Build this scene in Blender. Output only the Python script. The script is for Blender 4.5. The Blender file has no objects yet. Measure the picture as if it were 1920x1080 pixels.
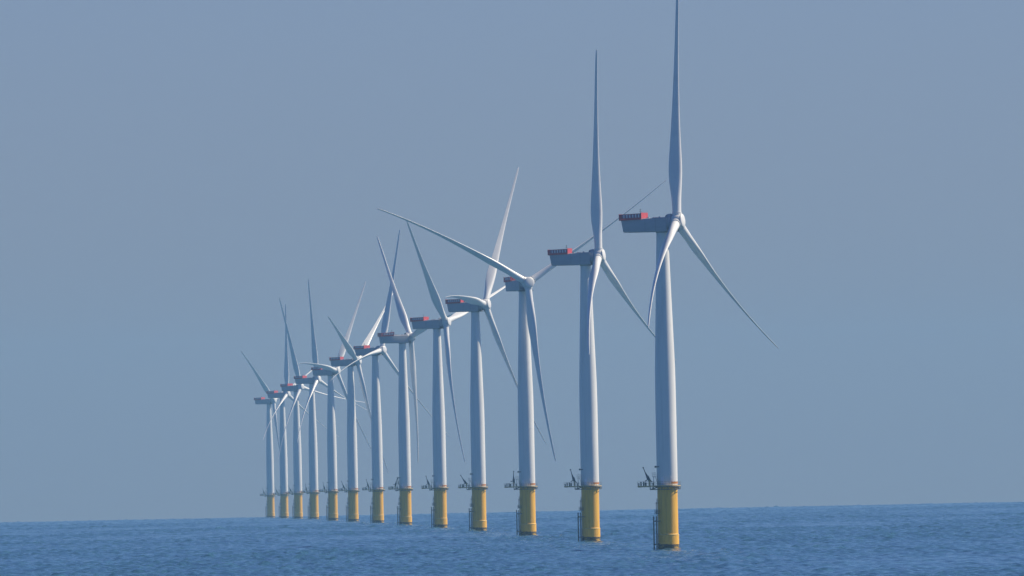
import bpy, bmesh, math, random
import numpy as np
from mathutils import Vector, Matrix, Quaternion

random.seed(7)
C = bpy.context.scene
col = C.collection
R_EARTH = 7.4e6          # earth radius with ordinary refraction: the far turbines stand on the horizon
CAM_H = 27.4

# ------------------------------------------------------------------ camera
cd = bpy.data.cameras.new("camera")
cam = bpy.data.objects.new("camera", cd)
col.objects.link(cam)
cd.sensor_width = 36.0
cd.lens = 650.6
cd.clip_start = 1.0
cd.clip_end = 90000.0
cam.location = (0, 0, CAM_H)
PITCH = 421.2 / 34700 - math.sqrt(2 * CAM_H / R_EARTH)
cam.rotation_euler = (Matrix.Rotation(math.radians(90) + PITCH, 3, 'X') @ Matrix.Rotation(-0.02015, 3, 'Z')).to_euler()
C.camera = cam

# ------------------------------------------------------------------ sky and sun
SUN_EL, SUN_AZ = math.radians(44), math.radians(74)     # azimuth from +Y towards +X
w = bpy.data.worlds.new("World")
C.world = w
w.use_nodes = True
nt = w.node_tree
sky = nt.nodes.new('ShaderNodeTexSky')
sky.sky_type = 'NISHITA'
sky.sun_disc = False
sky.sun_elevation = SUN_EL
sky.sun_rotation = SUN_AZ
sky.altitude = 0
sky.air_density = 1.0
sky.dust_density = 0.3
sky.ozone_density = 4.0
tint = nt.nodes.new('ShaderNodeMix')          # the camera's cool white balance
tint.data_type = 'RGBA'
tint.blend_type = 'MULTIPLY'
tint.inputs[0].default_value = 1.0
tint.inputs[7].default_value = (0.60, 0.74, 1.27, 1)
nt.links.new(sky.outputs[0], tint.inputs[6])
nt.links.new(tint.outputs[2], nt.nodes['Background'].inputs[0])
nt.nodes['Background'].inputs[1].default_value = 0.05

sd = bpy.data.lights.new("sun", 'SUN')
sd.energy = 5.0
sd.angle = math.radians(0.5)
sd.color = (1.0, 0.875, 0.67)
sun = bpy.data.objects.new("sun", sd)
col.objects.link(sun)
S = Vector((math.sin(SUN_AZ) * math.cos(SUN_EL), math.cos(SUN_AZ) * math.cos(SUN_EL), math.sin(SUN_EL)))
sun.rotation_euler = S.to_track_quat('Z', 'Y').to_euler()
sun.location = (0, 5000, 900)

C.view_settings.view_transform = 'Standard'
C.view_settings.look = 'None'
C.view_settings.exposure = 0.48
C.view_settings.gamma = 1.0
C.view_settings.use_curve_mapping = False
C.cycles.use_denoising = True
C.cycles.max_bounces = 6
C.cycles.volume_bounces = 0

# ------------------------------------------------------------------ materials
def principled(name, color, rough=0.5, **kw):
    m = bpy.data.materials.new(name)
    m.use_nodes = True
    b = m.node_tree.nodes['Principled BSDF']
    b.inputs['Base Color'].default_value = (*color, 1)
    b.inputs['Roughness'].default_value = rough
    for k, v in kw.items():
        b.inputs[k.replace('_', ' ')].default_value = v
    return m, b

def mottled(name, c1, c2, rough=0.5, scale=(1, 1, 1), lo=0.35, hi=0.7, detail=6.0, bump=0.0, **kw):
    """two close tones mixed by an object-space noise: paint that has weathered"""
    m, b = principled(name, c1, rough, **kw)
    t = m.node_tree
    tc = t.nodes.new('ShaderNodeTexCoord')
    mp = t.nodes.new('ShaderNodeMapping')
    mp.inputs['Scale'].default_value = scale
    n = t.nodes.new('ShaderNodeTexNoise')
    n.inputs['Scale'].default_value = 1.0
    n.inputs['Detail'].default_value = detail
    r = t.nodes.new('ShaderNodeMapRange')
    r.inputs['From Min'].default_value = lo
    r.inputs['From Max'].default_value = hi
    mx = t.nodes.new('ShaderNodeMix')
    mx.data_type = 'RGBA'
    mx.inputs[6].default_value = (*c1, 1)
    mx.inputs[7].default_value = (*c2, 1)
    t.links.new(tc.outputs['Object'], mp.inputs[0])
    t.links.new(mp.outputs[0], n.inputs['Vector'])
    t.links.new(n.outputs[0], r.inputs[0])
    t.links.new(r.outputs[0], mx.inputs[0])
    t.links.new(mx.outputs[2], b.inputs['Base Color'])
    if bump:
        bn = t.nodes.new('ShaderNodeBump')
        bn.inputs['Distance'].default_value = bump
        t.links.new(n.outputs[0], bn.inputs['Height'])
        t.links.new(bn.outputs[0], b.inputs['Normal'])
    return m

M = {}
M['white'] = mottled('white_tower_paint', (0.72, 0.73, 0.71), (0.60, 0.61, 0.60), 0.42, (0.9, 0.9, 0.05), 0.45, 0.8)
M['nacelle'] = mottled('nacelle_paint', (0.37, 0.38, 0.42), (0.31, 0.32, 0.36), 0.45, (0.25, 1.2, 1.2), 0.45, 0.8)
M['hub'] = mottled('spinner_paint', (0.68, 0.69, 0.68), (0.61, 0.62, 0.62), 0.4, (0.4, 0.4, 0.4), 0.45, 0.8)
M['blade'] = mottled('blade_gelcoat', (0.72, 0.73, 0.72), (0.66, 0.67, 0.67), 0.33, (0.2, 0.2, 0.2), 0.45, 0.8)
M['yellow'] = mottled('yellow_paint', (0.80, 0.44, 0.03), (0.50, 0.25, 0.035), 0.5, (1.3, 1.3, 0.10), 0.45, 0.85, bump=0.02)
M['pale'] = mottled('ledge_paint', (0.76, 0.50, 0.12), (0.66, 0.42, 0.10), 0.5)  # yellow lightened to paint in the sun that the ledge catches
M['growth'] = mottled('waterline_growth', (0.05, 0.038, 0.022), (0.42, 0.26, 0.05), 0.8, (0.5, 0.5, 0.7), 0.56, 0.64, bump=0.1)
M['steel'] = mottled('dark_galvanised_steel', (0.09, 0.095, 0.10), (0.14, 0.13, 0.12), 0.6)
M['rail'] = mottled('railing_steel', (0.20, 0.21, 0.22), (0.28, 0.27, 0.25), 0.55)
M['crane'] = mottled('crane_paint', (0.07, 0.08, 0.10), (0.12, 0.12, 0.13), 0.5)
M['deckyellow'] = mottled('deck_edge_paint', (0.62, 0.45, 0.16), (0.45, 0.34, 0.16), 0.6)
M['orange'] = mottled('orange_sign_paint', (0.80, 0.28, 0.03), (0.62, 0.20, 0.03), 0.5)
M['red'] = mottled('red_railing_paint', (0.54, 0.075, 0.09), (0.44, 0.06, 0.075), 0.5)
M['mesh'] = mottled('fence_mesh', (0.36, 0.16, 0.24), (0.28, 0.13, 0.20), 0.6)
M['palebar'] = mottled('pale_post_paint', (0.85, 0.80, 0.84), (0.78, 0.74, 0.78), 0.5)
M['dark'] = mottled('dark_seam_rubber', (0.06, 0.065, 0.07), (0.10, 0.10, 0.10), 0.7)

# ------------------------------------------------------------------ mesh builder
class MB:
    def __init__(s):
        s.bm = bmesh.new()
    def box(s, c, size, rot=None):
        mat = Matrix.Translation(c)
        if rot is not None:
            mat = mat @ rot.to_4x4()
        mat = mat @ Matrix.Diagonal((*size, 1))
        bmesh.ops.create_cube(s.bm, size=1.0, matrix=mat)
        return s
    def bar(s, p, q, r, r2=None, n=6):
        p, q = Vector(p), Vector(q)
        d = q - p
        L = d.length
        if L < 1e-6:
            return s
        mat = Matrix.Translation((p + q) / 2) @ d.to_track_quat('Z', 'Y').to_matrix().to_4x4()
        bmesh.ops.create_cone(s.bm, cap_ends=True, segments=n, radius1=r, radius2=r if r2 is None else r2, depth=L, matrix=mat)
        return s
    def path(s, pts, r, n=6, closed=False):
        pts = list(pts)
        for a, b in zip(pts, pts[1:] + ([pts[0]] if closed else [])):
            s.bar(a, b, r, n=n)
        return s
    def revolve(s, prof, n=64, mat=Matrix.Identity(4), a0=0.0, a1=2 * math.pi):
        """prof: (radius, height) along local Z"""
        full = abs(a1 - a0 - 2 * math.pi) < 1e-6
        rows = []
        for (r, z) in prof:
            if r < 1e-6:
                rows.append([s.bm.verts.new(mat @ Vector((0, 0, z)))])
            else:
                k = n if full else n + 1
                rows.append([s.bm.verts.new(mat @ Vector((r * math.cos(a0 + (a1 - a0) * i / n), r * math.sin(a0 + (a1 - a0) * i / n), z))) for i in range(k)])
        for A, B in zip(rows, rows[1:]):
            m = n if full else n
            for i in range(m):
                j = (i + 1) % n if full else i + 1
                if len(A) == 1 and len(B) == 1:
                    continue
                if len(A) == 1:
                    s.bm.faces.new((A[0], B[j], B[i]))
                elif len(B) == 1:
                    s.bm.faces.new((A[i], A[j], B[0]))
                else:
                    s.bm.faces.new((A[i], A[j], B[j], B[i]))
        return s
    def loft(s, rings, cap=True):
        rows = [[s.bm.verts.new(p) for p in r] for r in rings]
        n = len(rows[0])
        for A, B in zip(rows, rows[1:]):
            for i in range(n):
                j = (i + 1) % n
                s.bm.faces.new((A[i], A[j], B[j], B[i]))
        if cap:
            s.bm.faces.new(rows[0][::-1])
            s.bm.faces.new(rows[-1])
        return s
    def mesh(s, name, mat, angle=35):
        bmesh.ops.recalc_face_normals(s.bm, faces=s.bm.faces[:])
        me = bpy.data.meshes.new(name)
        s.bm.to_mesh(me)
        s.bm.free()
        me.materials.append(mat)
        me.polygons.foreach_set('use_smooth', [True] * len(me.polygons))
        me.set_sharp_from_angle(angle=math.radians(angle))
        return me

def link(name, me, parent=None, loc=(0, 0, 0), rot=None):
    o = bpy.data.objects.new(name, me)
    col.objects.link(o)
    if parent:
        o.parent = parent
    o.location = loc
    if rot is not None:
        o.rotation_euler = rot
    return o

def ring_pts(r, z, n, a0=0.0, a1=2 * math.pi, closed=True):
    k = n if closed else n + 1
    return [(r * math.cos(a0 + (a1 - a0) * i / n), r * math.sin(a0 + (a1 - a0) * i / n), z) for i in range(k)]

def fence(mb, pts, h, step, r=0.05, rails=(1.0, 0.5), closed=False, post_r=None):
    """railing along a polyline: posts at even spacing and horizontal rails"""
    pts = [Vector(p) for p in pts]
    segs = list(zip(pts, pts[1:] + ([pts[0]] if closed else [])))
    for a, b in segs:
        L = (b - a).length
        k = max(1, round(L / step))
        for i in range(k + 1):
            p = a.lerp(b, i / k)
            mb.bar(p, p + Vector((0, 0, h)), post_r or r)
        for f in rails:
            mb.bar(a + Vector((0, 0, h * f)), b + Vector((0, 0, h * f)), r)

# ------------------------------------------------------------------ shared turbine parts (z = 0 at the water)
DECK = 21.3
HUB_Z = 108.0
HUB_X = 5.3
TILT = math.radians(6.0)

def me_transition():
    prof = [(3.50, 1.9), (3.50, 4.9), (3.50, 5.15), (3.33, 5.25), (3.33, DECK - 2.6), (3.33, DECK - 0.05), (2.0, DECK - 0.05)]
    return MB().revolve(prof, 72).mesh('transition_piece', M['yellow'])

def me_growth():
    rnd = random.Random(3)
    n = 72
    rings = []
    for k, z in enumerate((-6.0, -0.5, 0.6, 1.3)):
        rings.append(ring_pts(3.50, z, n))
    top = []
    for i in range(n):
        a = 2 * math.pi * i / n
        z = 1.9 + 0.10 * math.sin(a * 3 + 1) + rnd.uniform(-0.07, 0.07)
        top.append((3.515 * math.cos(a), 3.515 * math.sin(a), z))
    rings = [[(x * 3.515 / 3.50, y * 3.515 / 3.50, z) for x, y, z in r] for r in rings]
    return MB().loft(rings + [top], cap=False).mesh('growth_band', M['growth'])

def me_pale():
    return MB().revolve([(3.32, 5.34), (3.50, 5.28), (3.57, 5.16), (3.57, 5.02), (3.49, 4.96)], 72).mesh('ledge_ring', M['pale'])

def me_tower():
    prof = [(3.0, DECK - 0.02), (3.38, DECK), (3.42, DECK + 0.25), (3.40, 40), (3.38, 52), (3.30, 60), (3.05, 68.5), (2.78, 77), (2.50, 86), (2.22, 95), (2.0, 101.5), (1.95, 104.9)]
    return MB().revolve(prof, 96).mesh('tower', M['white'], 60)

def me_flange(z, r):
    return MB().revolve([(r - 0.05, z - 0.09), (r + 0.012, z - 0.08), (r + 0.012, z + 0.08), (r - 0.05, z + 0.09)], 72).mesh('tower_flange', M['white'])

EXT_W = 2.0
def me_platform():
    mb = MB()
    # round walkway around the foot of the tower
    mb.revolve([(3.40, DECK - 0.28), (4.35, DECK - 0.28), (4.35, DECK + 0.02), (3.43, DECK + 0.02)], 48)
    # cantilevered lay-down deck
    mb.box((-7.0, 0, DECK - 0.17), (5.6, 2 * EXT_W, 0.30))
    mb.box((-9.0, 0, DECK - 0.42), (1.4, 1.6, 0.2))
    return mb.mesh('deck', M['deckyellow'])

def me_brackets():
    mb = MB()
    for i in range(12):
        a = 2 * math.pi * (i + 0.1) / 12
        ca, sa = math.cos(a), math.sin(a)
        p = lambda r, z: (r * ca, r * sa, z)
        ro = 5.6 if ca < -0.75 else 4.25
        mb.bar(p(3.2, DECK - 1.3), p(ro, DECK - 1.3), 0.09)
        mb.bar(p(ro, DECK - 1.35), p(ro, DECK - 0.25), 0.13)
        mb.bar(p(3.3, DECK - 0.45), p(ro, DECK - 1.2), 0.07)
    mb.path(ring_pts(4.22, DECK - 0.38, 36), 0.12, closed=True)
    mb.path(ring_pts(4.22, DECK - 1.3, 36), 0.10, closed=True)
    for y in (-1.5, 0, 1.5):
        mb.bar((-5.65, y, DECK - 0.35), (-5.65, y, DECK - 1.35), 0.16)
        mb.bar((-3.1, y * .8, DECK - 1.3), (-5.7, y, DECK - 1.3), 0.14)
        mb.bar((-4.5, y, DECK - 0.35), (-4.5, y, DECK - 1.3), 0.10)
        mb.bar((-5.6, y, DECK - 0.36), (-9.6, y, DECK - 0.36), 0.10)
    return mb.mesh('bracket_frame', M['steel'])

def me_railing():
    mb = MB()
    a0 = math.radians(180 - 28)
    fence(mb, ring_pts(4.28, DECK, 22, -a0, a0, closed=False), 1.3, 1.4, 0.035, (1.0, 0.55), post_r=0.045)
    x0, x1 = -9.75, -4.3
    fence(mb, [(x1, -EXT_W, DECK), (x0, -EXT_W, DECK), (x0, EXT_W, DECK), (x1, EXT_W, DECK)], 1.35, 0.95, 0.04, (1.0, 0.55), post_r=0.055)
    return mb.mesh('railing', M['rail'])

LOCKERS = [((-8.6, -1.0, DECK + 0.64), (0.35, 0.7, 1.3)), ((-7.75, -0.6, DECK + 0.66), (0.5, 0.9, 1.35)), ((-7.1, 0.6, DECK + 0.54), (0.6, 0.8, 1.1)),
           ((-9.35, 0.9, DECK + 0.44), (0.4, 0.7, 0.9)), ((-4.75, -1.3, DECK + 0.51), (0.35, 0.5, 1.05))]
def me_locker(c, size):
    mb = MB().box(c, size)
    bmesh.ops.bevel(mb.bm, geom=mb.bm.edges[:], offset=0.05, segments=2, affect='EDGES')
    return mb.mesh('locker', M['crane'])

def me_gantry():
    """small raised landing at the tower door with its stair"""
    mb = MB()
    z = DECK + 2.95
    mb.box((-4.25, -0.5, z), (1.3, 1.8, 0.14))
    fence(mb, [(-3.7, -1.35, z), (-4.85, -1.35, z), (-4.85, 0.35, z), (-3.7, 0.35, z)], 1.25, 0.6, 0.045)
    mb.bar((-4.45, -1.3, DECK), (-4.45, -1.3, z), 0.10)
    mb.bar((-4.45, 0.3, DECK), (-4.45, 0.3, z), 0.10)
    for s in (-1.6, -1.0):
        mb.bar((-3.9, s, z), (-3.0, s - 1.6, DECK + 0.05), 0.07)
    for k in range(9):
        f = (k + .5) / 9
        mb.box((-3.9 + .9 * f, -1.3 - 1.6 * f, z + (DECK + .05 - z) * f), (0.3, 0.6, 0.05))
    return mb.mesh('door_landing', M['rail'])

def me_door():
    mb = MB()
    a = math.radians(-118)
    rot = Matrix.Rotation(a, 3, 'Z')
    c = Vector((3.42 * math.cos(a), 3.42 * math.sin(a), DECK + 1.55))
    mb.box(c, (0.12, 1.0, 2.2), rot)
    return mb.mesh('tower_door', M['palebar'])

def me_lamp(a, z):
    a = math.radians(a)
    mb = MB()
    p = Vector((3.52 * math.cos(a), 3.52 * math.sin(a), DECK + z))
    mb.box(p, (0.3, 0.22, 0.26), Matrix.Rotation(a, 3, 'Z'))
    mb.bar(p + Vector((0, 0, 0.05)), p - Vector((0, 0, 0.5)), 0.05)
    return mb.mesh('deck_lamp', M['palebar'])

def me_navaid():
    mb = MB()
    z = DECK + 6.15
    mb.bar((-3.2, -0.6, z - 0.05), (-4.1, -0.8, z + 0.02), 0.14)
    mb.revolve([(0, -0.36), (0.34, -0.30), (0.42, 0), (0.20, 0.26), (0, 0.34)], 12, Matrix.Translation((-3.75, -0.75, z + 0.05)))
    mb.bar((-3.1, -1.7, z), (-3.5, -0.9, z + 0.05), 0.11)
    mb.box((-2.85, -2.0, z), (0.6, 0.5, 0.3), Matrix.Rotation(0.5, 3, 'Z'))
    return mb.mesh('navigation_lamp', M['steel'])

def me_sign():
    mb = MB()
    mb.revolve([(4.33, DECK + 0.50), (4.33, DECK + 1.18), (4.37, DECK + 1.18), (4.37, DECK + 0.50), (4.33, DECK + 0.50)], 14, a0=math.radians(-73), a1=math.radians(-38))
    return mb.mesh('sign_board', M['orange'])

PHI = math.radians(27)
LD = Vector((-math.cos(PHI), -math.sin(PHI), 0))      # direction of the boat landing
LT = Vector((-math.sin(PHI), math.cos(PHI), 0))
def me_bumper(s):
    mb = MB()
    p = LD * 4.8 + LT * s
    mb.bar(p + Vector((0, 0, -4)), p + Vector((0, 0, 11.2)), 0.24, n=10)
    for z in (2.0, 9.6):
        q = LD * 3.2 + LT * s * 0.8
        mb.bar(p + Vector((0, 0, z)), q + Vector((0, 0, z)), 0.20, n=8)
    return mb.mesh('bumper', M['steel'])

def me_ladder():
    mb = MB()
    for s in (-0.3, 0.3):
        p = LD * 3.95 + LT * s
        mb.bar(p + Vector((0, 0, -3)), p + Vector((0, 0, 17.0)), 0.06)
        for z in (4.5, 12.2, 16.2):
            q = LD * 3.2 + LT * s
            mb.bar(p + Vector((0, 0, z)), q + Vector((0, 0, z)), 0.05)
    for k in range(60):
        z = 0.2 + k * 0.28
        mb.bar(LD * 3.95 + LT * -0.3 + Vector((0, 0, z)), LD * 3.95 + LT * 0.3 + Vector((0, 0, z)), 0.028, n=4)
    return mb.mesh('ladder', M['rail'])

def me_rest():
    mb = MB()
    c = LD * 4.05
    z = 12.0
    mb.box(c + Vector((0, 0, z)), (1.1, 1.6, 0.14), Matrix.Rotation(PHI, 3, 'Z'))
    a, b = LD * 4.55 - LT * 0.75, LD * 4.55 + LT * 0.75
    c1, d1 = LD * 3.5 - LT * 0.75, LD * 3.5 + LT * 0.75
    fence(mb, [c1 + Vector((0, 0, z)), a + Vector((0, 0, z)), b + Vector((0, 0, z)), d1 + Vector((0, 0, z))], 1.3, 0.6, 0.05)
    mb.bar(LD * 4.3 + Vector((0, 0, z)), LD * 4.3 + Vector((0, 0, z + 3.6)), 0.08)
    mb.box(LD * 4.2 + Vector((0, 0, z + 3.6)), (0.5, 0.5, 0.35))
    mb.bar(LD * 3.3 + Vector((0, 0, z + 3.5)), LD * 4.3 + Vector((0, 0, z + 3.5)), 0.07)
    return mb.mesh('rest_landing', M['steel'])

def me_crane_base():
    mb = MB()
    mb.bar((0, 0, 0), (0, 0, 1.45), 0.24, n=12)
    mb.bar((0, 0, 1.3), (0, 0, 1.7), 0.36, n=12)
    return mb.mesh('crane_pedestal', M['deckyellow'])

def me_crane_boom():
    """knuckle boom standing up, local z up, thick elbow towards the root"""
    mb = MB()
    w_ = 0.22
    side = [(-0.28, 0.0), (0.35, 0.05), (0.42, 0.9), (0.28, 1.7), (-0.04, 3.3), (-0.10, 5.0), (-0.30, 5.0), (-0.36, 3.2), (-0.55, 1.5), (-0.50, 0.8)]
    mb.loft([[(x, -w_, z) for x, z in side], [(x, w_, z) for x, z in side]])
    mb.box((-0.2, 0, 5.05), (0.5, 0.34, 0.42))
    mb.bar((-0.35, 0, 0.95), (-1.15, 0, 0.72), 0.14)
    mb.box((-1.2, 0, 0.75), (0.35, 0.4, 0.3))
    mb.bar((0.35, 0, 0.3), (0.72, 0, -0.35), 0.12)
    mb.bar((0.42, 0.0, 0.3), (0.30, 0, 2.0), 0.09)
    return mb.mesh('crane_boom', M['crane'])

def me_crane_jib():
    mb = MB()
    mb.bar((0, 0, 0), (0, 0, -3.6), 0.24, 0.16, n=8)
    mb.box((0, 0, 0), (0.6, 0.4, 0.45))
    mb.box((0.05, 0, -3.2), (0.5, 0.4, 1.3))
    return mb.mesh('crane_jib', M['crane'])

# nacelle: local x towards the rotor, origin on the tower axis at hub height
def me_nacelle():
    mb = MB()
    def sec(x, top, bot, hw, shear=0.0, rad=0.42):
        pts = []
        for (sx, sz, a0) in ((1, 1, 0), (-1, 1, 90), (-1, -1, 180), (1, -1, 270)):
            cy = sx * (hw - rad)
            cz = (top - rad) if sz > 0 else (bot + rad)
            for k in range(5):
                a = math.radians(a0 + 90 * k / 4)
                y, z = cy + rad * math.cos(a), cz + rad * math.sin(a)
                f = (z - bot) / (top - bot)
                pts.append((x - shear * f, y, z))
        return pts
    B = -3.36
    rings = [sec(-12.55, 0.66, B + 0.16, 2.85, 0.72, 0.3), sec(-12.4, 0.83, B, 3.0, 0.72, 0.35), sec(-6, 1.12, B, 3.08, 0.2), sec(1.2, 1.42, B, 3.08, 0), sec(2.6, 1.45, B + 0.02, 3.0, 0, 0.6)]
    mb.loft(rings)
    mb.revolve([(2.12, B - 0.35), (2.12, B + 0.1)], 40)
    for x, y, sx, sy, h in ((-4.4, -1.2, 0.9, 0.8, 0.22), (-2.2, 0.9, 1.4, 1.0, 0.16), (-0.4, -1.0, 0.7, 0.7, 0.30), (-3.4, 1.6, 0.5, 0.5, 0.3)):
        mb.box((x, y, 1.30 + 0.04 * (x + 2) + h / 2), (sx, sy, h + 0.1))
    return mb.mesh('nacelle', M['nacelle'], 50)

def me_nacelle_seams():
    mb = MB()
    mb.box((-4.9, 0, -1.07), (0.05, 6.17, 4.3))
    mb.box((-1.3, 0, -0.98), (0.05, 6.17, 4.3))
    mb.box((-3.4, 0, -3.30), (17.0, 5.6, 0.16))
    return mb.mesh('panel_seam', M['dark'])

def me_generator():
    # along the tilted axis; local z = rotor axis, origin = hub centre
    prof = [(1.6, -3.25), (2.55, -3.2), (2.78, -3.0), (2.82, -2.2), (2.70, -1.75), (2.35, -1.5), (1.5, -1.45)]
    return MB().revolve(prof, 48).mesh('generator', M['nacelle'], 40)

def me_gen_gap():
    return MB().revolve([(2.4, -3.45), (2.62, -3.40), (2.62, -3.12), (2.4, -3.1)], 48).mesh('generator_gap', M['dark'])

def me_hub():
    prof = [(1.4, -1.5), (2.10, -1.48), (2.32, -1.25), (2.46, -0.6), (2.50, 0.0), (2.44, 0.7), (2.30, 1.30), (2.16, 1.62), (2.02, 1.66)]
    return MB().revolve(prof, 48).mesh('hub', M['hub'], 40)

def me_nose():
    prof = [(1.9, 1.66), (2.22, 1.74), (2.26, 1.84), (2.22, 1.98), (2.05, 2.10), (1.5, 2.24), (0.8, 2.33), (0, 2.36)]
    return MB().revolve(prof, 48).mesh('nose_cap', M['hub'], 40)

HX0, HX1, HW = -13.8, -6.1, 3.3
def hz(x):
    return 0.98 + 0.035 * (x + 10)
def me_hoist_deck():
    mb = MB()
    f = lambda x, y, dz: (x, y, hz(x) + dz)
    for a, b, y0, y1, z0, z1 in ((HX0, HX1, -HW, HW, -0.30, 0.06),):
        mb.loft([[f(a, y0, z0), f(a, y1, z0), f(a, y1, z1), f(a, y0, z1)], [f(b, y0, z0), f(b, y1, z0), f(b, y1, z1), f(b, y0, z1)]])
    return mb.mesh('hoist_deck', M['red'], 30)

def me_hoist_fence():
    mb = MB()
    T = 0.07
    H = 1.75
    def strip(x0, x1, y, z0, z1, t=T):
        mb.loft([[(x0, y - t / 2, hz(x0) + z0), (x0, y + t / 2, hz(x0) + z0), (x0, y + t / 2, hz(x0) + z1), (x0, y - t / 2, hz(x0) + z1)],
                 [(x1, y - t / 2, hz(x1) + z0), (x1, y + t / 2, hz(x1) + z0), (x1, y + t / 2, hz(x1) + z1), (x1, y - t / 2, hz(x1) + z1)]])
    for s in (-1, 1):
        y = s * (HW - 0.03)
        strip(HX0, HX1, y, 0.07, 0.42)
        strip(HX0, HX1, y, H - 0.22, H)
        strip(HX0, HX0 + 0.95, y, 0.42, H - 0.22)
        strip(HX1 - 0.2, HX1, y, 0.42, H - 0.22)
    for x, hh in ((HX0 + 0.04, H), (HX1 + 0.02, H + 0.12)):
        zc = hz(x)
        mb.box((x, 0, zc + 0.09 + hh / 2), (0.07, 2 * HW + 0.02, hh - 0.04))
        for i in range(6):
            y = -HW + 2 * HW * i / 5
            mb.box((x, y, zc + hh / 2 + 0.1), (0.16, 0.14, hh + 0.1))
    return mb.mesh('hoist_fence', M['red'], 30)

def me_hoist_mesh(side):
    mb = MB()
    for s in (side,):
        y = s * (HW - 0.08)
        x0, x1 = HX0 + 0.9, HX1
        mb.loft([[(x0, y - .01, hz(x0) + .4), (x0, y + .01, hz(x0) + .4), (x0, y + .01, hz(x0) + 1.56), (x0, y - .01, hz(x0) + 1.56)],
                 [(x1, y - .01, hz(x1) + .4), (x1, y + .01, hz(x1) + .4), (x1, y + .01, hz(x1) + 1.56), (x1, y - .01, hz(x1) + 1.56)]])
    return mb.mesh('fence_mesh', M['mesh'], 30)

def me_hoist_post(s, i):
    mb = MB()
    x = HX0 + 1.75 + 1.02 * i
    mb.box((x, s * (HW + 0.02), hz(x) + 0.98), (0.30, 0.12, 1.06))
    return mb.mesh('fence_post', M['palebar'], 30)

def me_mast():
    mb = MB()
    x = -6.9
    mb.bar((x, -1.6, hz(x)), (x, -1.6, hz(x) + 3.0), 0.06)
    mb.box((x, -1.6, hz(x) + 3.0), (0.28, 0.28, 0.3))
    mb.bar((x - .5, -1.6, hz(x) + 2.35), (x + .5, -1.6, hz(x) + 2.35), 0.05)
    return mb.mesh('weather_mast', M['steel'])

SH = dict(tp=me_transition(), growth=me_growth(), pale=me_pale(), tower=me_tower(), fl1=me_flange(46.0, 3.395), fl2=me_flange(74.0, 2.875), deck=me_platform(),
          br=me_brackets(), rail=me_railing(), gantry=me_gantry(), door=me_door(), nav=me_navaid(),
          sign=me_sign(), b1=me_bumper(-1.0), b2=me_bumper(1.0), ladder=me_ladder(), rest=me_rest(), cbase=me_crane_base(),
          cboom=me_crane_boom(), cjib=me_crane_jib(), nac=me_nacelle(), seam=me_nacelle_seams(), gen=me_generator(), gap=me_gen_gap(),
          hub=me_hub(), nose=me_nose(), hdeck=me_hoist_deck(), hfence=me_hoist_fence(), mast=me_mast())

LAMP_M = [me_lamp(-112, 2.95), me_lamp(-101, 3.0), me_lamp(-70, 2.6)]
LOCKER_M = [me_locker(*l) for l in LOCKERS]
MESH_M = [me_hoist_mesh(-1), me_hoist_mesh(1)]
POST_M = [me_hoist_post(s_, i_) for s_ in (-1, 1) for i_ in range(6)]

# ------------------------------------------------------------------ blades
R_TIP = 77.4
TAB_R = [1.9, 3.4, 5.0, 7.5, 10, 13, 16, 19, 23, 27, 32, 38, 45, 52, 59, 66, 71, 74.5, 76.5, 77.4]
TAB_C = [2.95, 2.95, 2.98, 3.20, 3.62, 4.18, 4.45, 4.38, 3.95, 3.48, 2.95, 2.42, 1.92, 1.55, 1.28, 1.10, 0.96, 0.82, 0.60, 0.22]
TAB_T = [1.0, 1.0, 0.97, 0.82, 0.63, 0.47, 0.38, 0.33, 0.29, 0.26, 0.24, 0.23, 0.23, 0.24, 0.25, 0.27, 0.28, 0.28, 0.28, 0.28]
TAB_B = [66, 66, 66, 66, 66, 65.5, 65, 64, 62.5, 61.5, 60.5, 60, 60, 60, 60.5, 61, 61, 61, 61, 61]
R_TIP = 77.2
CONE, PREBEND, DROOP = 0.097, 4.9, 1.6

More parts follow.
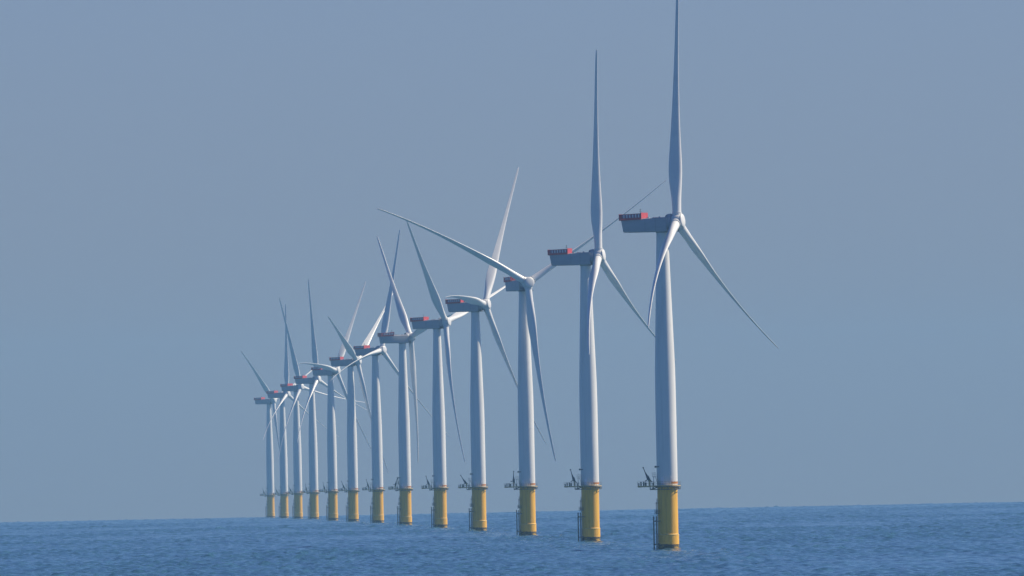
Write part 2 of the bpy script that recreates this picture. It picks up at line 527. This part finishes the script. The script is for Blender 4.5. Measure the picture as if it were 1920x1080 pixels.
def blade_mesh(psi, theta, pitch=0.0, flex=0.0):
    a = Vector((math.cos(TILT) * math.cos(psi), -math.cos(TILT) * math.sin(psi), math.sin(TILT)))
    u = Vector((-math.sin(TILT) * math.cos(psi), math.sin(TILT) * math.sin(psi), math.cos(TILT)))
    v = Vector((math.sin(psi), math.cos(psi), 0))
    d = u * math.cos(theta) + v * math.sin(theta)
    t = -u * math.sin(theta) + v * math.cos(theta)
    bt = math.radians(78 + flex)
    flap = -t * math.sin(bt) + a * math.cos(bt)          # flapwise: the moulded pre-bend and the droop under its own weight
    rings = []
    rs = list(TAB_R)
    fine = []
    for p, q in zip(rs, rs[1:]):
        k = max(1, int((q - p) / 1.6))
        fine += [p + (q - p) * i / k for i in range(k)]
    fine.append(rs[-1])
    N = 16
    for r in fine:
        c = float(np.interp(r, TAB_R, TAB_C))
        th = float(np.interp(r, TAB_R, TAB_T))
        be = math.radians(float(np.interp(r, TAB_R, TAB_B)) + pitch)
        e = t * math.cos(be) + a * math.sin(be)          # towards the leading edge
        n = d.cross(e)
        mix = min(1.0, max(0.0, (r - 4.5) / 10.0))
        mix = mix * mix * (3 - 2 * mix)
        pa = 0.5 + (0.45 - 0.5) * mix                    # pitch axis from the leading edge
        P = d * r + a * (CONE * R_TIP * (r / R_TIP) ** 1.3) + flap * ((PREBEND - flap.z * DROOP) * (r / R_TIP) ** 2.5)
        ring = []
        for k in range(2 * N):
            ang = math.pi * k / N
            x = 0.5 * (1 - math.cos(ang))                # 0 at LE, 1 at TE
            sgn = 1 if k <= N else -1
            circ = math.sqrt(max(0, x * (1 - x)))
            yt = 5 * th * (0.2969 * math.sqrt(x) - 0.126 * x - 0.3516 * x * x + 0.2843 * x ** 3 - 0.1015 * x ** 4)
            y = sgn * (circ * th * (1 - mix) + yt * mix) + mix * 0.06 * (1 - (2 * x - 0.8) ** 2) * 0.5
            ring.append(P + e * (c * (pa - x)) + n * (c * y))
        rings.append(ring)
    return MB().loft(rings).mesh('blade', M['blade'], 70)

# collar where a blade leaves the hub (hub centre at the origin)
def collar_mesh(psi, thetas):
    a = Vector((math.cos(TILT) * math.cos(psi), -math.cos(TILT) * math.sin(psi), math.sin(TILT)))
    u = Vector((-math.sin(TILT) * math.cos(psi), math.sin(TILT) * math.sin(psi), math.cos(TILT)))
    v = Vector((math.sin(psi), math.cos(psi), 0))
    mb = MB()
    for th in thetas:
        d = (u * math.cos(th) + v * math.sin(th) + a * CONE * 0.5).normalized()
        m = d.to_track_quat('Z', 'Y').to_matrix().to_4x4()
        mb.revolve([(1.75, 0.8), (1.72, 2.40), (1.56, 2.48), (1.56, 2.62), (1.66, 2.66), (1.66, 2.80), (1.45, 2.82)], 32, m)
    return mb.mesh('blade_collar', M['hub'], 35)

# ------------------------------------------------------------------ the row
# distance grows by one even step; rotor yaw (towards the viewer), blade azimuth, crane lean, folded crane
ROW = [
    (19.3, 6.6, 22, "nearest and tallest turbine, rightmost in the row, its top blade leaving the picture"),
    (14.8, 4.5, 15, "second turbine from the right, upright blade with its tip just inside the picture"),
    (67.8, 58.9, -3, "third turbine from the right, facing the viewer, long blade arching to the upper left"),
    (21.0, 35.7, 30, "fourth turbine from the right, one blade foreshortened across its nacelle, a sunlit one above"),
    (23.7, -43.2, 15, "fifth turbine from the right, dark blade leaning left over its clear red railing"),
    (-20.2, 43.1, -18, "sixth turbine from the right, turned away, nacelle side paler and deck crane folded"),
    (33.6, 19.4, 12, "middle turbine of the row, one blade near upright and a bright curved one lower left"),
    (19.8, -63.7, 19, "turbine just left of the middle one, short dark blade pointing upper left"),
    (26.9, 37.5, 10, "turbine with a pale thin blade leaning right and a foreshortened one over its nacelle"),
    (28.5, -5.7, 3, "fourth turbine from the left, with a near upright blade standing clear of the others"),
    (38.7, -16.4, 20, "third turbine from the left, upper blade leaning left across a thinner upright one"),
    (29.4, 3.0, 22, "second turbine from the left, thin upright blade crossed by its neighbour's blade"),
    (29.7, -50.7, 14, "farthest and smallest turbine, leftmost in the row, one blade slanting upper left"),
]
PITCHES = {2: ((57, 42), (58, 42), (9, 5)), 3: (-6, -10), 4: (-5, -8), 5: (52, 50), 7: (-2, -4), 8: (-4, -8)}      # degrees a rotor is feathered more or less than the rest
XB = [1252.5, 1109.5, 990.3, 899.4, 828, 761, 710, 662.6, 625.2, 589.3, 560, 534.4, 508.4]
YB = [1029, 1016, 1006.6, 998, 992, 987.3, 983, 980.8, 978.2, 976, 974, 973, 972]
Ds = [3747.6 * (1.623 + 0.2418 * i) for i in range(13)]
Xs = [((x - 960) - 0.0203 * (y - 540)) / 34700 * D for x, y, D in zip(XB, YB, Ds)]
fit = np.polyfit(Ds, Xs, 2)

def sea_z(x, y):
    return -(x * x + y * y) / (2 * R_EARTH)

for i, (yaw, az, lean, label) in enumerate(ROW):
    D = Ds[i]
    X = float(np.polyval(fit, D)) * 0.35 + Xs[i] * 0.65
    root = bpy.data.objects.new('wind_turbine', None)
    col.objects.link(root)
    root.empty_display_size = 10
    root.location = (X, D, sea_z(X, D))
    root['label'] = label
    root['category'] = 'wind turbine'
    root['group'] = 'offshore wind turbines standing in a row'
    psi, th0 = math.radians(yaw), math.radians(az)
    tp = link('transition_piece', SH['tp'], root)
    link('growth_band', SH['growth'], tp)
    link('ledge_ring', SH['pale'], tp)
    tw = link('tower', SH['tower'], root)
    link('tower_flange', SH['fl1'], tw)
    link('tower_flange', SH['fl2'], tw)
    link('tower_door', SH['door'], tw)
    for me_ in LAMP_M:
        link('deck_lamp', me_, tw)
    link('navigation_lamp', SH['nav'], tw)
    pf = link('work_platform', SH['deck'], root)
    link('bracket_frame', SH['br'], pf)
    link('railing', SH['rail'], pf)
    for me_ in LOCKER_M:
        link('locker', me_, pf)
    link('door_landing', SH['gantry'], pf)
    link('sign_board', SH['sign'], pf)
    bl = link('boat_landing', SH['rest'], root)
    link('bumper', SH['b1'], bl)
    link('bumper', SH['b2'], bl)
    link('ladder', SH['ladder'], bl)
    cb = link('deck_crane', SH['cbase'], root, (-5.75, -1.2, DECK))
    rl = -math.radians(lean)
    link('crane_boom', SH['cboom'], cb, (0, 0, 1.35), (0, rl, 0))
    if lean == -18:
        link('crane_jib', SH['cjib'], cb, (5.0 * math.sin(rl) - 0.1, 0.1, 1.35 + 4.9 * math.cos(rl)), (0, -0.14, 0))
    na = link('nacelle', SH['nac'], root, (0, 0, HUB_Z), (0, 0, -psi))
    link('panel_seam', SH['seam'], na)
    link('generator_gap', SH['gap'], na, (HUB_X, 0, 0), (0, math.pi / 2 - TILT, 0))
    link('generator', SH['gen'], na, (HUB_X, 0, 0), (0, math.pi / 2 - TILT, 0))
    hd = link('hoist_deck', SH['hdeck'], root, (0, 0, HUB_Z), (0, 0, -psi))
    link('hoist_fence', SH['hfence'], hd)
    for me_ in MESH_M:
        link('fence_mesh', me_, hd)
    for me_ in POST_M:
        link('fence_post', me_, hd)
    link('weather_mast', SH['mast'], hd)
    hp = (HUB_X * math.cos(psi), -HUB_X * math.sin(psi), HUB_Z)
    ths = [th0 + k * 2 * math.pi / 3 for k in range(3)]
    hb = link('rotor_hub', SH['hub'], root, hp, Matrix.Identity(3).to_euler())
    hb.rotation_euler = (Matrix.Rotation(-psi, 3, 'Z') @ Matrix.Rotation(math.pi / 2 - TILT, 3, 'Y')).to_euler()
    link('nose_cap', SH['nose'], hb)
    co = link('blade_collar', collar_mesh(psi, ths), hb)
    co.matrix_local = hb.rotation_euler.to_matrix().to_4x4().inverted()
    pit = PITCHES.get(i, (0.0, 0.0))
    for k, th in enumerate(ths):
        link('blade', blade_mesh(psi, th, *(pit[k] if isinstance(pit[0], tuple) else pit)), root, hp)

# ------------------------------------------------------------------ sea: one curved sheet with real waves
rng = np.random.default_rng(11)
rows = [0.0]
for D in np.linspace(30, 3900, 60):
    rows.append(float(D))
while rows[-1] < 21500:
    rows.append(rows[-1] + 1.4 * (rows[-1] / 4300.0) ** 1.3)
rows += [21800, 22600, 23500, 24000]
rows = np.array(rows[1:])
inner = np.linspace(-0.032, 0.032, 561)
side = np.linspace(0.032, 0.085, 171)[1:]
outer = np.concatenate([side, 0.085 + (math.pi - 0.085) * (np.linspace(0, 1, 46)[1:] ** 2.6)])
ang = np.concatenate([-outer[::-1][1:], inner, outer])   # full circle, -pi left out
nR, nA = len(rows), len(ang)
AA, RR = np.meshgrid(ang, rows)
XX = (RR * np.sin(AA)).astype(np.float64)
YY = (RR * np.cos(AA)).astype(np.float64)
H = np.zeros_like(XX)
dA = np.gradient(ang)
cell = np.abs(dA)[None, :] * RR
dR = np.gradient(rows)[:, None] * np.ones_like(cell)
WIND = math.radians(200)
for k in range(64):
    lam = 2.4 * (15.0 / 2.4) ** (rng.random() ** 1.1)
    dirn = WIND + rng.normal(0, 0.75)
    amp = 0.0057 * lam * rng.uniform(0.6, 1.3)
    kx, ky = 2 * math.pi / lam * math.sin(dirn), 2 * math.pi / lam * math.cos(dirn)
    ph = rng.uniform(0, 2 * math.pi)
    fade = np.clip(lam / (1.6 * cell), 0, 1) ** 2 * np.clip(lam / (0.35 * dR), 0, 1)
    H += amp * fade * np.sin(kx * XX + ky * YY + ph)
# sharper crests, and gusts that ruffle some patches more than others
gust = np.ones_like(H)
for k in range(10):
    gx, gy = rng.uniform(20, 90), rng.uniform(120, 700)
    gust += 0.09 * np.sin(XX / gx * rng.choice([-1, 1]) + YY / gy + rng.uniform(0, 6.28))
H = H * gust
H = H + 0.35 * (np.abs(H) * H)
ZZ = -(RR ** 2) / (2 * R_EARTH) + H
co = np.stack([XX, YY, ZZ], -1).reshape(-1, 3)
co = np.concatenate([co, [[0, 0, 0.0]]])
idx = np.arange(nR * nA).reshape(nR, nA)
nxt = np.roll(idx, -1, axis=1)
q = np.stack([idx[:-1], nxt[:-1], nxt[1:], idx[1:]], -1).reshape(-1, 4)[:, ::-1]
tri = np.stack([nxt[0], idx[0], np.full(nA, nR * nA)], -1)[:, ::-1]
me = bpy.data.meshes.new('sea')
me.vertices.add(len(co))
me.vertices.foreach_set('co', co.astype(np.float32).ravel())
nl = q.size + tri.size
me.loops.add(nl)
me.loops.foreach_set('vertex_index', np.concatenate([q.ravel(), tri.ravel()]).astype(np.int32))
me.polygons.add(len(q) + len(tri))
me.polygons.foreach_set('loop_start', np.concatenate([np.arange(len(q)) * 4, q.size + np.arange(len(tri)) * 3]).astype(np.int32))
me.polygons.foreach_set('use_smooth', np.ones(len(q) + len(tri), bool))
me.update(calc_edges=True)
foam = np.zeros(len(co))
for px_, py_ in [(r_.location.x, r_.location.y) for r_ in bpy.data.objects if r_.name.startswith('wind_turbine')]:
    near = np.abs(co[:, 1] - py_) < 30
    dx, dy = co[near, 0] - px_, co[near, 1] - py_
    dist = np.hypot(np.maximum(np.abs(dx - 1.2) - 1.2, 0), dy * 0.6)
    ruf = rng.random(near.sum())
    foam[near] = np.maximum(foam[near], np.clip(1 - (dist - 3.0) / 3.2, 0, 1) * (ruf > 0.45) * (0.2 + 0.45 * ruf))
fa = me.attributes.new('foam', 'FLOAT', 'POINT')
fa.data.foreach_set('value', foam.astype(np.float32))
me.validate()

m, b = principled('sea_water', (0.012, 0.06, 0.12), 0.14, IOR=1.333)
t = m.node_tree
tc = t.nodes.new('ShaderNodeTexCoord')
def sea_noise(scale, detail, lo, hi):
    mp = t.nodes.new('ShaderNodeMapping')
    mp.inputs['Scale'].default_value = scale
    mp.inputs['Rotation'].default_value = (0, 0, 0.02)
    n = t.nodes.new('ShaderNodeTexNoise')
    n.inputs['Scale'].default_value = 1.0
    n.inputs['Detail'].default_value = detail
    n.inputs['Roughness'].default_value = 0.62
    r = t.nodes.new('ShaderNodeMapRange')
    r.inputs['From Min'].default_value = lo
    r.inputs['From Max'].default_value = hi
    t.links.new(tc.outputs['Object'], mp.inputs[0])
    t.links.new(mp.outputs[0], n.inputs['Vector'])
    t.links.new(n.outputs[0], r.inputs[0])
    return n, r
# light and dark of wave faces painted as colour streaks, stretched along the view
_, r1 = sea_noise((1 / 2.2, 1 / 90.0, 1), 4, 0.36, 0.64)
_, r2 = sea_noise((1 / 5.0, 1 / 420.0, 1), 4, 0.36, 0.64)
av = t.nodes.new('ShaderNodeMath'); av.operation = 'MULTIPLY_ADD'
t.links.new(r1.outputs[0], av.inputs[0]); av.inputs[1].default_value = 0.6
h2 = t.nodes.new('ShaderNodeMath'); h2.operation = 'MULTIPLY'
t.links.new(r2.outputs[0], h2.inputs[0]); h2.inputs[1].default_value = 0.4
t.links.new(h2.outputs[0], av.inputs[2])
mx = t.nodes.new('ShaderNodeMix'); mx.data_type = 'RGBA'
mx.inputs[6].default_value = (0.010, 0.043, 0.092, 1)
mx.inputs[7].default_value = (0.053, 0.152, 0.25, 1)
t.links.new(av.outputs[0], mx.inputs[0])
at = t.nodes.new('ShaderNodeAttribute'); at.attribute_name = 'foam'
fm = t.nodes.new('ShaderNodeMix'); fm.data_type = 'RGBA'
fm.inputs[7].default_value = (0.50, 0.56, 0.58, 1)
t.links.new(at.outputs['Fac'], fm.inputs[0])
t.links.new(mx.outputs[2], fm.inputs[6])
t.links.new(fm.outputs[2], b.inputs['Base Color'])
n1, _ = sea_noise((0.9, 0.9, 0.9), 4, 0, 1)
bp = t.nodes.new('ShaderNodeBump')
bp.inputs['Strength'].default_value = 0.35
bp.inputs['Distance'].default_value = 0.25
t.links.new(n1.outputs[0], bp.inputs['Height'])
t.links.new(bp.outputs[0], b.inputs['Normal'])
me.materials.append(m)
sea = link('sea', me)
sea['kind'] = 'structure'

# ------------------------------------------------------------------ haze
hm = bpy.data.materials.new('haze_air')
hm.use_nodes = True
ht = hm.node_tree
ht.nodes.clear()
out = ht.nodes.new('ShaderNodeOutputMaterial')
pv = ht.nodes.new('ShaderNodeVolumePrincipled')
pv.inputs['Color'].default_value = (0.30, 0.635, 0.955, 1)
pv.inputs['Density'].default_value = 2.2e-5
pv.inputs['Anisotropy'].default_value = 0.0
ht.links.new(pv.outputs[0], out.inputs['Volume'])
HB = 24500.0
mb = MB()
zlo, zhi = -(24000 ** 2) / (2 * R_EARTH) - 3.0, 196.0
mb.box((0, 0, (zlo + zhi) / 2), (2 * HB, 2 * HB, zhi - zlo))
hz_o = link('haze', mb.mesh('haze', hm))
hz_o['kind'] = 'stuff'
hz_o['label'] = 'pale blue sea haze'
